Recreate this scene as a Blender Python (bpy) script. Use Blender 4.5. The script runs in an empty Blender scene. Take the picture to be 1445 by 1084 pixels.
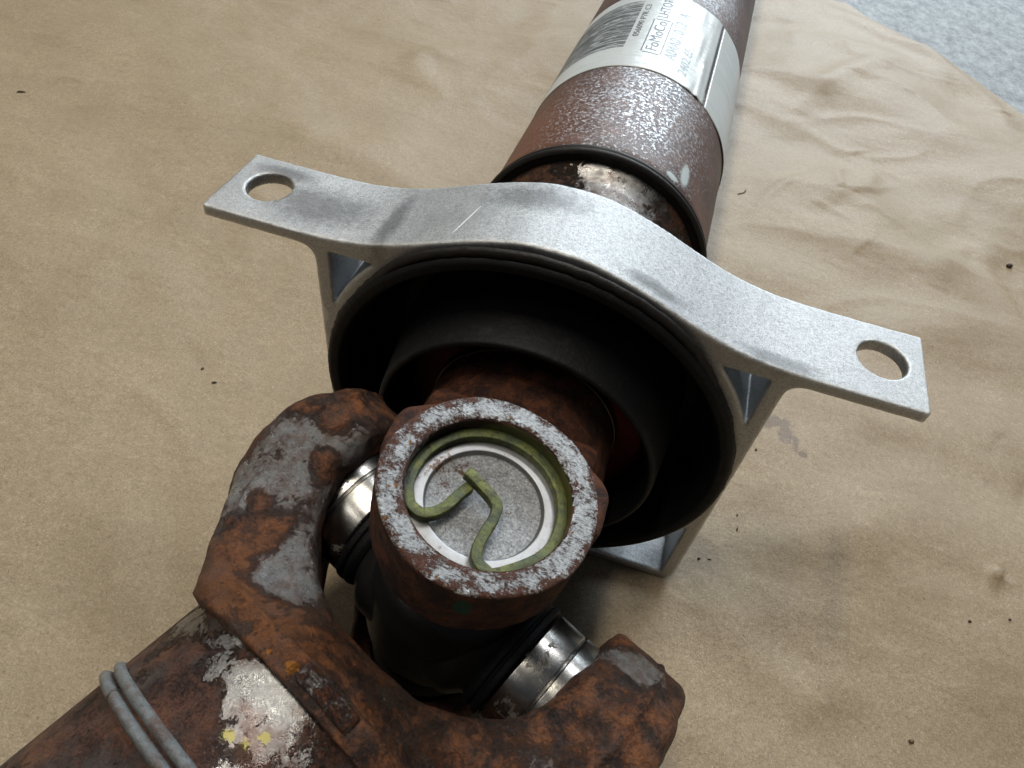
import bpy, bmesh, math, random
import numpy as np
from mathutils import Matrix, Vector, noise as mnoise
random.seed(7); rng = np.random.default_rng(7)
S = bpy.context.scene
COL = S.collection

# ------------------------------------------------------------------ camera
# world frame: X across the bracket, Y along the rear shaft (away), Z up; origin at the bearing ring centre; metres
cam_d = bpy.data.cameras.new('camera'); cam = bpy.data.objects.new('camera', cam_d); COL.objects.link(cam)
wv = Vector((0.9502339, -0.28890311, 0.11657846)); av = Vector((0.2925167, 0.6986448, -0.65293907)); uv_ = Vector((0.1071892, 0.65454598, 0.74838495))
cam.matrix_world = Matrix.Translation((0.02206055, -0.15352406, 0.19414097)) @ Matrix((wv, av, uv_)).to_4x4()
cam_d.sensor_width = 36; cam_d.lens = 24.913; cam_d.clip_start = 0.01; cam_d.clip_end = 60
cam_d.dof.use_dof = True; cam_d.dof.focus_distance = 0.21; cam_d.dof.aperture_fstop = 90.0
S.camera = cam

# ------------------------------------------------------------------ world and lamps
w = bpy.data.worlds.new('World'); S.world = w; w.use_nodes = True
bg = w.node_tree.nodes['Background']; bg.inputs[0].default_value = (0.72, 0.82, 1.0, 1); bg.inputs[1].default_value = 0.06

def area(name, loc, target, sx, sy, power, color):
    d = bpy.data.lights.new(name, 'AREA'); d.shape = 'RECTANGLE'; d.size = sx; d.size_y = sy; d.energy = power; d.color = color
    o = bpy.data.objects.new(name, d); COL.objects.link(o); o.location = loc
    o.rotation_euler = (Vector(target) - Vector(loc)).to_track_quat('-Z', 'Y').to_euler()
    return o
area('open_door_light', (0.38, 2.7, 1.35), (0, 0.1, 0), 1.5, 0.8, 64, (0.78, 0.90, 1.0))
area('ceiling_light', (-0.45, 0.02, 2.2), (-0.1, 0.0, 0), 1.1, 0.18, 30, (1.0, 0.93, 0.80))
area('ceiling_light', (0.42, 1.45, 2.15), (0, 0.1, 0), 1.1, 0.26, 20, (0.96, 0.98, 1.0))
area('ceiling_light', (-1.3, -1.2, 2.2), (0, 0, 0), 0.9, 0.3, 5, (1.0, 0.95, 0.86))

S.view_settings.view_transform = 'Standard'; S.view_settings.look = 'None'
S.view_settings.gamma = 1; S.view_settings.use_curve_mapping = False; S.view_settings.exposure = 0.12

GZ = -0.073

# ------------------------------------------------------------------ materials
class NT:
    def __init__(s, name):
        s.m = bpy.data.materials.new(name); s.m.use_nodes = True; s.t = s.m.node_tree
        s.b = s.t.nodes['Principled BSDF']; s.tc = s.t.nodes.new('ShaderNodeTexCoord').outputs['Object']
    def n(s, typ, **kw):
        nd = s.t.nodes.new(typ)
        for k, v in kw.items(): setattr(nd, k, v)
        return nd
    def lk(s, a, b): s.t.links.new(a, b)
    def noise(s, scale, detail=6, rough=0.6, dist=0.0, vec=None, stretch=None, rot=None, off=None):
        v = vec or s.tc
        if stretch or rot or off:
            mp = s.n('ShaderNodeMapping'); s.lk(v, mp.inputs[0])
            if stretch: mp.inputs['Scale'].default_value = stretch
            if rot: mp.inputs['Rotation'].default_value = rot
            if off: mp.inputs['Location'].default_value = off
            v = mp.outputs[0]
        nd = s.n('ShaderNodeTexNoise'); s.lk(v, nd.inputs['Vector'])
        nd.inputs['Scale'].default_value = scale; nd.inputs['Detail'].default_value = detail
        nd.inputs['Roughness'].default_value = rough; nd.inputs['Distortion'].default_value = dist
        return nd.outputs['Fac']
    def ramp(s, fac, stops):
        r = s.n('ShaderNodeValToRGB'); s.lk(fac, r.inputs[0]); e = r.color_ramp.elements
        while len(e) < len(stops): e.new(0.5)
        for i, (p, c) in enumerate(stops):
            e[i].position = p; e[i].color = (c, c, c, 1) if isinstance(c, (int, float)) else (*c, 1)
        return r.outputs[0]
    def mix(s, fac, a, b):
        mx = s.n('ShaderNodeMix', data_type='RGBA')
        for v, i in ((fac, 0), (a, 6), (b, 7)):
            if isinstance(v, (int, float)): mx.inputs[i].default_value = v if i == 0 else (v, v, v, 1)
            elif isinstance(v, tuple): mx.inputs[i].default_value = (*v, 1)
            else: s.lk(v, mx.inputs[i])
        return mx.outputs[2]
    def math(s, op, a, b=None, c=None, clamp=False):
        nd = s.n('ShaderNodeMath', operation=op, use_clamp=clamp)
        for i, v in enumerate((a, b, c)):
            if v is None: continue
            if isinstance(v, (int, float)): nd.inputs[i].default_value = v
            else: s.lk(v, nd.inputs[i])
        return nd.outputs[0]
    def blob(s, p, r, soft=0.5, scale=(1, 1, 1), warp=None, amp=0.0):
        """1 inside a patch of radius r about the point p, ragged by the noise warp"""
        mp = s.n('ShaderNodeMapping', vector_type='TEXTURE'); s.lk(s.tc, mp.inputs[0])
        mp.inputs['Location'].default_value = p; mp.inputs['Scale'].default_value = scale
        ln = s.n('ShaderNodeVectorMath', operation='LENGTH'); s.lk(mp.outputs[0], ln.inputs[0])
        d = s.math('DIVIDE', ln.outputs['Value'], r)
        if warp is not None: d = s.math('ADD', d, s.math('MULTIPLY', s.math('SUBTRACT', warp, 0.5), amp))
        return s.math('MULTIPLY', s.math('SUBTRACT', 1.0 + soft / 2, d), 1.0 / soft, clamp=True)
    def set(s, **kw):
        for k, v in kw.items():
            i = s.b.inputs[k.replace('_', ' ')]
            if isinstance(v, tuple): i.default_value = (*v, 1)
            elif isinstance(v, (int, float)): i.default_value = v
            else: s.lk(v, i)
    def bump(s, *hs):
        prev = None
        for h, st, d in hs:
            b = s.n('ShaderNodeBump'); b.inputs['Strength'].default_value = st; b.inputs['Distance'].default_value = d
            s.lk(h, b.inputs['Height'])
            if prev is not None: s.lk(prev, b.inputs['Normal'])
            prev = b.outputs[0]
        s.lk(prev, s.b.inputs['Normal'])
    def maxx(s, *ms):
        r = ms[0]
        for m in ms[1:]: r = s.math('MAXIMUM', r, m)
        return r

WORN = {}
def rusty(name, dark=(0.030, 0.012, 0.008), mid=(0.11, 0.034, 0.014), light=(0.25, 0.085, 0.027), bare=(0.30, 0.31, 0.32),
          bare_t=0.62, patch_scale=55, bare_rough=0.42, off=(0, 0, 0), patches=(), spots=(), paint=(), depth=0.0004, edge=0.02, fine=900, no_rust=(), metal=0.75, specks=0.0, mottle=150, stains=(), smooth_bare=0.6, paint_on_bare=False, rust_rough=(0.45, 0.8), scale_grey=0.0):
    t = NT(name)
    big = t.noise(mottle, 10, 0.7, 0.3, off=off); fn = t.noise(fine, 8, 0.8, off=off); vf = t.noise(2600, 3, 0.8, off=off); br = t.noise(patch_scale * 1.6, 12, 0.76, 0.3, off=(off[0] + 3, off[1], off[2]))
    rag = t.noise(260, 12, 0.82, 0.0, off=off)
    tone = t.math('ADD', t.math('MULTIPLY', big, 0.5), t.math('ADD', t.math('MULTIPLY', fn, 0.35), t.math('MULTIPLY', vf, 0.15)))
    rc = t.ramp(tone, [(0.40, tuple(c * 0.6 for c in dark)), (0.46, dark), (0.50, mid), (0.56, light), (0.63, tuple(c * 1.4 for c in light))])
    for p, r, sc, c in stains:   # areas where the rust itself is another colour
        rc = t.mix(t.math('MULTIPLY', t.blob(p, r, 0.9, sc, rag, 1.2), t.ramp(tone, [(0.3, 0.35), (0.6, 1.0)])), rc, c)
    if scale_grey:   # grey mill scale thinly veiled by rust
        rc = t.mix(t.math('MULTIPLY', t.ramp(t.noise(70, 9, 0.75, off=(off[0], 7, 2)), [(0.46, 0.0), (0.60, 1.0)]), scale_grey), rc, (0.115, 0.095, 0.088))
    fld = t.math('ADD', br, 0.60 - bare_t)
    if patches:   # where the scale has been knocked off, stored per vertex when the mesh is linked
        at = t.n('ShaderNodeAttribute'); at.attribute_name = 'worn'
        fld = t.math('ADD', fld, t.math('MULTIPLY', at.outputs['Fac'], t.math('ADD', 0.04, t.math('MULTIPLY', rag, 0.34))))
        WORN[name] = patches
    fld = t.math('ADD', fld, t.math('MULTIPLY', t.math('SUBTRACT', fn, 0.5), 0.34))
    for p, r, sc, amp in no_rust: fld = t.math('SUBTRACT', fld, t.math('MULTIPLY', t.blob(p, r, 0.5, sc, rag, amp), 0.35))
    bm = t.ramp(fld, [(0.60 - edge, 0.0), (0.60 + edge, 1.0)])
    lump = t.noise(240, 5, 0.6, off=(5, 1, 2)); pit = t.ramp(t.math('ADD', t.math('MULTIPLY', t.noise(420, 9, 0.8, off=(5, 1, 2)), 0.6), t.math('MULTIPLY', vf, 0.4)), [(0.38, 0.25), (0.44, 0.75), (0.54, 1.0), (0.62, 1.25)])
    sc_ = t.n('ShaderNodeVectorMath', operation='SCALE'); sc_.inputs[0].default_value = bare; t.lk(pit, sc_.inputs['Scale'])
    barec = t.mix(t.ramp(big, [(0.50, 0.0), (0.64, 0.6)]), sc_.outputs[0], mid)
    halo = t.ramp(fld, [(0.60 + edge, 0.0), (0.60 + edge * 2.5, 1.0)]); barec = t.mix(halo, t.mix(0.45, barec, mid), barec)
    col = t.mix(bm, rc, barec)
    nonmetal = bm
    for p, r, sc, amp, c in paint:
        m = t.blob(p, r, 0.15, sc, rag, amp); m = t.math('MULTIPLY', m, bm) if paint_on_bare else m; col = t.mix(m, col, c); nonmetal = t.math('MULTIPLY', nonmetal, t.math('SUBTRACT', 1.0, m))
    rr = t.mix(bm, t.mix(fn, rust_rough[0], rust_rough[1]), t.mix(t.ramp(lump, [(0.4, 0.0), (0.6, 1.0)]), bare_rough - 0.16, bare_rough + 0.14))
    t.set(Base_Color=col, Metallic=t.math('MULTIPLY', nonmetal, metal), Roughness=rr, Specular_IOR_Level=0.45)
    nb = t.math('SUBTRACT', 1.0, t.math('MULTIPLY', bm, smooth_bare))
    t.bump((t.math('MULTIPLY', vf, nb), 1.0, 0.0004), (t.math('MULTIPLY', fn, nb), 1.0, depth * 2.4), (t.math('MULTIPLY', lump, nb), 0.8, 0.0010), (t.math('MULTIPLY', big, nb), 0.9, depth * 4), (bm, -0.8, depth * 1.5))
    return t.m

def metal(name, col, rough, rvar=0.12, bumps=((700, 0.3, 0.0002),), dirt=0.0, dirtc=(0.02, 0.015, 0.01), dscale=180, stretch=None, mtl=1.0):
    t = NT(name)
    n1 = t.noise(240, 6, 0.7, stretch=stretch); d = t.noise(dscale, 8, 0.7, 0.4, off=(2, 4, 1))
    c = t.mix(n1, tuple(x * 0.82 for x in col), tuple(min(1, x * 1.12) for x in col))
    r = t.mix(n1, rough - rvar, rough + rvar)
    mm = mtl
    if dirt:
        dm = t.ramp(d, [(1 - dirt - 0.03, 0.0), (1 - dirt + 0.04, 1.0)])
        c = t.mix(dm, c, dirtc); r = t.mix(dm, r, 0.7); mm = t.math('MULTIPLY', t.math('SUBTRACT', 1.0, dm), mtl)
    t.set(Base_Color=c, Roughness=r, Metallic=mm)
    t.bump(*[(t.noise(s_, 5, 0.7), a_, d_) for s_, a_, d_ in bumps])
    return t.m

# cast aluminium of the bracket
def m_alu():
    t = NT('cast_aluminium')
    g = t.noise(2300, 3, 0.9); g2 = t.noise(800, 6, 0.85); b = t.noise(28, 6, 0.6); sc = t.noise(60, 4, 0.6, stretch=(1, 14, 1), rot=(0, 0, 0.5))
    gg = t.ramp(t.math('ADD', t.math('MULTIPLY', g, 0.6), t.math('MULTIPLY', g2, 0.4)), [(0.40, 0.0), (0.56, 1.0)])
    c = t.mix(gg, (0.24, 0.242, 0.24), (0.60, 0.605, 0.60)); c = t.mix(t.ramp(b, [(0.35, 0.4), (0.6, 0.0)]), c, (0.34, 0.345, 0.35))
    spk = t.math('MULTIPLY', t.ramp(t.noise(900, 6, 0.9, off=(4, 4, 4)), [(0.55, 0.0), (0.62, 0.5)]), t.math('ADD', 0.25, t.blob((.05, .016, .06), .06, 1.0)), clamp=True); c = t.mix(spk, c, (0.11, 0.11, 0.115))
    scr = t.ramp(t.noise(34, 2, 0.5, 0.2, stretch=(1.0, 0.05, 1), rot=(0, 0, -0.5), off=(3, 2, 0)), [(0.66, 0.0), (0.68, 0.5)]); c = t.mix(scr, c, (0.75, 0.76, 0.77))
    rag = t.noise(300, 7, 0.75)
    pt = t.n('ShaderNodeNewGeometry').outputs['Pointiness']; ew = t.ramp(pt, [(0.515, 0.0), (0.56, 0.8)]); c = t.mix(t.math('MULTIPLY', ew, t.ramp(rag, [(0.4, 0.3), (0.6, 1.0)])), c, (0.86, 0.86, 0.85))
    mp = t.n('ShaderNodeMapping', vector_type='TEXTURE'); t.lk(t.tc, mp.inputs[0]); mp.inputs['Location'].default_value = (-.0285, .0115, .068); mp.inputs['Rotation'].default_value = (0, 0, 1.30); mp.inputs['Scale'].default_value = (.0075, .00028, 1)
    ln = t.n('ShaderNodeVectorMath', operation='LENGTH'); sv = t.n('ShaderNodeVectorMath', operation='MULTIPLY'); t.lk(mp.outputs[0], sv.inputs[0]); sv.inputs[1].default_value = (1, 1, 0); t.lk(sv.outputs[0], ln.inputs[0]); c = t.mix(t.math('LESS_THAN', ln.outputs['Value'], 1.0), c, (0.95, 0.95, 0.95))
    dk = None
    for p, r, s_, a_ in [((-.078, .014, .056), .012, (1.3, .7, 1), 1.8), ((-.012, .024, .076), .010, (1.4, .6, 1), 1.9), ((-.052, .012, .06), .006, (.5, 2.2, 2), 1.6),
                         ((-.096, .026, .057), .006, (1.6, .5, 1), 1.5), ((.068, .003, .057), .005, (2.2, .5, 1), 1.5), ((.028, .005, .068), .006, (1.5, .4, 2), 1.6)]:
        m = t.blob(p, r, 0.9, s_, rag, a_); dk = m if dk is None else t.maxx(dk, m)
    c = t.mix(t.math('MULTIPLY', dk, 0.6), c, (0.09, 0.09, 0.09))
    t.set(Base_Color=c, Metallic=0.88, Roughness=t.mix(b, 0.30, 0.58))
    t.bump((g, 0.7, 0.00025), (g2, 0.5, 0.0004), (t.noise(120, 3, 0.5), 0.3, 0.0012), (sc, 0.2, 0.0005))
    return t.m

def m_rubber(name, c=(0.004, 0.004, 0.005), rough=0.62, dust=0.45):
    t = NT(name); n = t.noise(600, 5, 0.7); d = t.ramp(t.noise(120, 8, 0.75, 0.4), [(0.55, 0.0), (0.8, dust)]); sp = t.ramp(t.noise(1300, 3, 0.6), [(0.70, 0.0), (0.74, 0.45)])
    cc = t.mix(d, c, (0.035, 0.030, 0.026)); cc = t.mix(sp, cc, (0.12, 0.11, 0.1))
    t.set(Base_Color=cc, Roughness=t.mix(n, rough - .08, rough + .1), Specular_IOR_Level=0.25); t.bump((n, 0.6, 0.0004), (t.noise(90, 5, 0.7), 0.5, 0.001))
    return t.m

def m_paper():
    t = NT('kraft_paper')
    f1 = t.noise(700, 4, 0.8, 0.0, stretch=(1, 2.4, 1), rot=(0, 0, 0.3)); f2 = t.noise(800, 4, 0.8, 0.0, stretch=(2.4, 1, 1), rot=(0, 0, 0.5)); f3 = t.noise(300, 9, 0.85, 0.0); f4 = t.noise(1500, 3, 0.9); b = t.noise(20, 9, 0.7)
    f = t.math('ADD', t.math('MULTIPLY', f1, 0.5), t.math('MULTIPLY', f2, 0.5))
    f = t.math('ADD', t.math('MULTIPLY', f, 0.72), t.math('MULTIPLY', f3, 0.28))
    f = t.math('ADD', t.math('MULTIPLY', f, 0.75), t.math('MULTIPLY', f4, 0.25))
    c = t.ramp(f, [(0.40, (0.18, 0.130, 0.080)), (0.5, (0.325, 0.250, 0.160)), (0.59, (0.50, 0.405, 0.275))])
    c = t.mix(t.ramp(b, [(0.38, 0.0), (0.62, 0.35)]), c, (0.26, 0.20, 0.125))
    # dark fibre specks and crumbs of rust too small to pick apart
    sp = t.ramp(t.noise(560, 3, 0.6, off=(7, 7, 0)), [(0.71, 0.0), (0.735, 0.75)]); c = t.mix(sp, c, (0.09, 0.06, 0.035))
    sp2 = t.ramp(t.noise(520, 3, 0.6, off=(1, 9, 0)), [(0.735, 0.0), (0.76, 0.7)]); c = t.mix(sp2, c, (0.68, 0.60, 0.47))
    rag = t.noise(260, 9, 0.75)
    oil = None
    for p, r, s_, a_ in [((.1095, .104, GZ), .0065, (1.2, .8, 9), 4.0), ((.1165, .099, GZ), .0065, (.5, 1.5, 9), 4.0), ((.121, .0905, GZ), .003, (.6, 1.8, 9), 4.0), ((.1245, .085, GZ), .002, (1.3, 1, 9), 1.5),
                         ((.1475, .7500, GZ), .012, (1.5, 1, 9), 1.2)]:
        m = t.blob(p, r, 0.3, s_, rag, a_); oil = m if oil is None else t.maxx(oil, m)
    c = t.mix(t.math('MULTIPLY', oil, 0.62), c, (0.12, 0.085, 0.075))
    t.set(Base_Color=c, Roughness=t.mix(f3, 0.40, 0.56), Specular_IOR_Level=0.5)
    wr = t.noise(30, 3, 0.5, 0.3, stretch=(1, 1.6, 1)); wr2 = t.noise(13, 3, 0.5, 0.3)
    t.bump((f, 0.9, 0.0004), (f3, 0.6, 0.0008), (wr, 0.5, 0.0030), (wr2, 0.5, 0.008))
    return t.m

def m_concrete():
    t = NT('concrete'); a = t.noise(70, 12, 0.85, 0.0, stretch=(1, .6, 1)); b = t.noise(320, 8, 0.85, stretch=(1, .6, 1))
    c = t.mix(t.ramp(a, [(0.38, 0.0), (0.6, 1.0)]), (0.09, 0.10, 0.105), (0.36, 0.385, 0.39)); c = t.mix(t.ramp(b, [(0.55, 0.0), (0.72, 0.6)]), c, (0.08, 0.09, 0.10))
    t.set(Base_Color=c, Roughness=t.mix(a, 0.5, 0.72)); t.bump((b, 0.4, 0.001), (a, 0.4, 0.003)); return t.m

M = {}
M['alu'] = m_alu()
M['rubber'] = m_rubber('black_rubber'); M['rubber2'] = m_rubber('sleeve_rubber', (0.005, 0.005, 0.006), 0.6, 0.6)
M['slinger'] = m_rubber('slinger_rubber', (0.016, 0.014, 0.013), 0.5, 0.8)
M['red'] = m_rubber('red_seal', (0.085, 0.004, 0.004), 0.5, 0.3)
M['black'] = metal('oily_black_steel', (0.020, 0.019, 0.018), 0.38, 0.1, ((500, 0.4, 0.0004),), mtl=0.4)
M['cap'] = metal('bearing_cap_steel', (0.36, 0.35, 0.33), 0.25, 0.1, ((90, 0.1, 0.0003), (1500, 0.2, 0.0001)), dirt=0.40, dirtc=(0.10, 0.085, 0.06), dscale=140)
M['concrete'] = m_concrete()
def m_cup():
    t = NT('bearing_cup_top'); g = t.noise(1500, 4, 0.85); g2 = t.noise(420, 8, 0.8); r2 = t.noise(260, 10, 0.8)
    mp = t.n('ShaderNodeMapping', vector_type='TEXTURE'); t.lk(t.tc, mp.inputs[0]); mp.inputs['Location'].default_value = CUPC
    ln = t.n('ShaderNodeVectorMath', operation='LENGTH'); t.lk(mp.outputs[0], ln.inputs[0]); inner = t.math('LESS_THAN', ln.outputs['Value'], 0.01365)
    grain = t.ramp(t.math('ADD', t.math('MULTIPLY', g, 0.7), t.math('MULTIPLY', g2, 0.3)), [(0.38, (0.22, 0.22, 0.22)), (0.5, (0.42, 0.42, 0.42)), (0.60, (0.72, 0.72, 0.72))])
    c = t.mix(inner, t.mix(g2, (0.13, 0.13, 0.13), (0.36, 0.36, 0.36)), grain)
    dm = t.ramp(t.math('ADD', r2, t.math('MULTIPLY', t.blob((CUPC[0] - .0115, CUPC[1] + .005, CUPC[2]), .005, 1.0), 0.09)), [(0.60, 0.0), (0.63, 1.0)])
    c = t.mix(dm, c, t.mix(g, (0.05, 0.018, 0.008), (0.16, 0.07, 0.03)))
    t.set(Base_Color=c, Metallic=t.math('MULTIPLY', t.math('SUBTRACT', 1.0, dm), 0.9), Roughness=t.mix(inner, 0.42, 0.42))
    t.bump((t.math('MULTIPLY', g, inner), 1.0, 0.0006), (t.math('MULTIPLY', g2, inner), 0.8, 0.0007), (g2, 0.15, 0.0002)); return t.m
CUPC = (math.sin(math.radians(7.33)) * 0.0522 - 0.0018, -0.0679, math.cos(math.radians(7.33)) * 0.0522 + 0.0006)
M['captop'] = m_cup(); M['paper'] = m_paper()
def m_snap():
    t = NT('snap_ring_paint'); a = t.noise(130, 7, 0.7, 0.4); b = t.noise(700, 5, 0.7)
    c = t.ramp(a, [(0.36, (0.030, 0.038, 0.022)), (0.45, (0.065, 0.08, 0.032)), (0.55, (0.105, 0.12, 0.028)), (0.68, (0.20, 0.21, 0.035))])
    c = t.mix(t.ramp(t.math('ADD', t.math('MULTIPLY', b, 0.5), t.math('MULTIPLY', a, 0.5)), [(0.52, 0.0), (0.58, 0.8)]), c, (0.035, 0.035, 0.02)); c = t.mix(t.ramp(t.noise(900, 5, 0.8, off=(3, 1, 4)), [(0.58, 0.0), (0.64, 0.7)]), c, (0.09, 0.05, 0.02))
    t.set(Base_Color=c, Roughness=t.mix(b, 0.32, 0.55), Metallic=0.3); t.bump((b, 0.8, 0.0005), (a, 0.5, 0.0008)); return t.m
M['snap'] = m_snap()
M['rear_yoke'] = rusty('rear_yoke_rust', bare_t=0.74, patch_scale=90, off=(1, 0, 0), dark=(0.035, 0.012, 0.008), mid=(0.10, 0.031, 0.014), light=(0.20, 0.065, 0.024), fine=1300,
                       paint=[((0.0085, -0.093, 0.0523), .0024, (.8, 1.2, 1.5), 1.6, (0.012, 0.11, 0.06))])
def m_face():
    t = NT('machined_ear_face'); n = t.noise(200, 12, 0.80, 0.0, off=(2, 2, 0)); f = t.noise(1400, 6, 0.8); st = t.noise(900, 6, 0.8, stretch=(1, 4, 1), rot=(0, 0, 0.9))
    q = t.math('ADD', t.math('ADD', t.math('MULTIPLY', n, 0.62), t.math('MULTIPLY', f, 0.16)), t.math('MULTIPLY', st, 0.22))
    q = t.math('ADD', q, t.math('MULTIPLY', t.blob((.018, -.050, .06), .024, 1.2), 0.035))
    mp = t.n('ShaderNodeMapping', vector_type='TEXTURE'); t.lk(t.tc, mp.inputs[0]); mp.inputs['Location'].default_value = (0.0059, -0.0679, 0.0601)
    ln = t.n('ShaderNodeVectorMath', operation='LENGTH'); t.lk(mp.outputs[0], ln.inputs[0]); rim = t.math('MULTIPLY', t.math('ABSOLUTE', t.math('SUBTRACT', ln.outputs['Value'], 0.0222)), 1000.0)
    q = t.math('SUBTRACT', q, t.math('MULTIPLY', t.math('SUBTRACT', rim, 1.3), 0.020))
    bm = t.ramp(q, [(0.478, 0.0), (0.525, 1.0)])
    rc = t.ramp(f, [(0.35, (0.045, 0.016, 0.011)), (0.52, (0.10, 0.034, 0.018)), (0.62, (0.20, 0.08, 0.03))])
    og = t.ramp(t.noise(330, 3, 0.5, off=(6, 1, 1)), [(0.68, 0.0), (0.72, 1.0)])
    c = t.mix(bm, rc, t.mix(t.ramp(t.math('ADD', t.math('MULTIPLY', st, 0.6), t.math('MULTIPLY', f, 0.4)), [(0.38, 0.0), (0.54, 1.0)]), (0.22, 0.215, 0.21), (0.92, 0.92, 0.92))); c = t.mix(og, c, (0.36, 0.17, 0.03))
    t.set(Base_Color=c, Metallic=t.math('MULTIPLY', bm, 0.85), Roughness=t.mix(bm, 0.7, t.mix(f, 0.26, 0.45))); t.bump((bm, 0.6, 0.0002), (f, 0.6, 0.0003), (st, 1.0, 0.0006)); return t.m
M['face'] = m_face()
M['bore'] = rusty('bore_rust', bare_t=0.66, patch_scale=120, off=(8, 0, 0), dark=(0.03, 0.014, 0.009), mid=(0.06, 0.028, 0.016), light=(0.10, 0.05, 0.025), bare=(.5, .5, .5), bare_rough=0.3, patches=[((-.019, -.066, .060), .012, (1, 1, .6), 1.0)], paint=[((.0215, -.066, .055), .013, (.6, 1.2, .6), 1.6, (0.13, 0.125, 0.022)), ((.010, -.052, .056), .010, (1.2, .6, .5), 1.6, (0.10, 0.10, 0.022))])

# ------------------------------------------------------------------ object helpers
def tag(o, label=None, cat=None, group=None, kind=None):
    if label: o['label'] = label
    if cat: o['category'] = cat
    if group: o['group'] = group
    if kind: o['kind'] = kind
    return o
root = bpy.data.objects.new('driveshaft', None); COL.objects.link(root); root.location = (0, 0, GZ)
tag(root, 'rusty driveshaft with cast aluminium bearing bracket and universal joint lying on brown paper', 'driveshaft')
ROOT0 = Vector((0, 0, GZ))
def link(name, me, mat, parent=root, smooth=True, mats=None):
    o = bpy.data.objects.new(name, me); COL.objects.link(o)
    for m_ in (mats or [mat]): me.materials.append(m_)
    for m_ in (mats or [mat]):
        if m_.name in WORN:
            co = np.empty(len(me.vertices) * 3); me.vertices.foreach_get('co', co); co = co.reshape(-1, 3); wn = np.zeros(len(co))
            for p, r, sc, sg in WORN[m_.name]:
                d = np.linalg.norm((co - np.array(p)) / (np.array(sc) * r), axis=1); wn += sg * np.clip(1.35 - d, 0, 0.8) / 0.8
            at = me.attributes.new('worn', 'FLOAT', 'POINT'); at.data.foreach_set('value', np.clip(wn, -1.0, 1.1))
    if smooth: me.polygons.foreach_set('use_smooth', [True] * len(me.polygons))
    if parent is root: o.parent = root; o.location = -ROOT0
    elif parent is not None: o.parent = parent
    return o
def mesh_pd(name, v, f):
    me = bpy.data.meshes.new(name); me.from_pydata([tuple(x) for x in v], [], [tuple(x) for x in f]); me.update(); return me

def frame(origin, X, Y, Z):
    m = Matrix((X, Y, Z)).transposed().to_4x4(); m.translation = origin; return m

# frames of the joint
t_ = math.radians(7.33); b_ = math.radians(23.2); pit_ = math.radians(-5.9)
J = Vector((-0.0018, -0.0679, 0.0006))
C1 = Vector((math.sin(t_), 0, math.cos(t_)))
X1 = Vector((math.cos(t_), 0, -math.sin(t_)))
F_REAR = frame(J, X1, Vector((0, 1, 0)), C1)                     # x across, y towards the bearing, z along the upright bores
C2 = Vector((math.cos(b_) * math.cos(t_), -math.sin(b_), -math.cos(b_) * math.sin(t_)))
D0_ = C2.cross(C1); D0_ = D0_ if D0_.y < 0 else -D0_
DD = math.cos(pit_) * D0_ + math.sin(pit_) * C1   # the front tube dips a little towards the paper
U2 = C2.cross(-DD)
F_FRONT = frame(J, C2, DD, -U2)   # z is DOWN here (right-handed): x along level bores, y towards the front tube
F_BEAR = Matrix.Identity(4)

def lathe(prof, F, axis='y', n=128, closed=False, a0=0.0, a1=2 * math.pi):
    """revolve (along, radius) about the local axis; mm"""
    full = abs(a1 - a0 - 2 * math.pi) < 1e-6
    k = n if full else n + 1
    vs, fs = [], []
    for i in range(k):
        a = a0 + (a1 - a0) * i / n
        c, s = math.cos(a), math.sin(a)
        for (l, r) in prof:
            p = {'y': (r * s, l, r * c), 'z': (r * c, r * s, l), 'x': (l, r * c, r * s)}[axis]
            vs.append(F @ (Vector(p) * 0.001))
    m = len(prof); mm = m if closed else m - 1
    for i in range(n):
        j = (i + 1) % k
        for q in range(mm):
            r_ = (q + 1) % m
            f = (i * m + q, j * m + q, j * m + r_, i * m + r_)
            fs.append(f if axis != 'y' else f[::-1])
    return vs, fs
def rounded(prof, closed=False, r=0.6, seg=3):
    """round the corners of a profile"""
    out = []; n = len(prof)
    for i, p in enumerate(prof):
        if not closed and i in (0, n - 1): out.append(p); continue
        a, b = prof[i - 1], prof[(i + 1) % n]; p = Vector(p); A = Vector(a) - p; B = Vector(b) - p
        d = min(r, A.length * 0.45, B.length * 0.45)
        if d < 1e-6: out.append(tuple(p)); continue
        s, e = p + A.normalized() * d, p + B.normalized() * d
        for k in range(seg + 1):
            u = k / seg; out.append(tuple((1 - u) ** 2 * s + 2 * u * (1 - u) * p + u * u * e))
    return out
def lathe_obj(name, prof, F, mat, axis='y', n=128, closed=True, parent=root, r=0.6, **kw):
    pr = rounded(prof, closed, r) if r else prof
    v, f = lathe(pr, F, axis, n, closed, **kw)
    me = mesh_pd(name, v, f)
    bm = bmesh.new(); bm.from_mesh(me); bmesh.ops.recalc_face_normals(bm, faces=bm.faces); bm.to_mesh(me); bm.free()
    return link(name, me, mat, parent)

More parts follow.
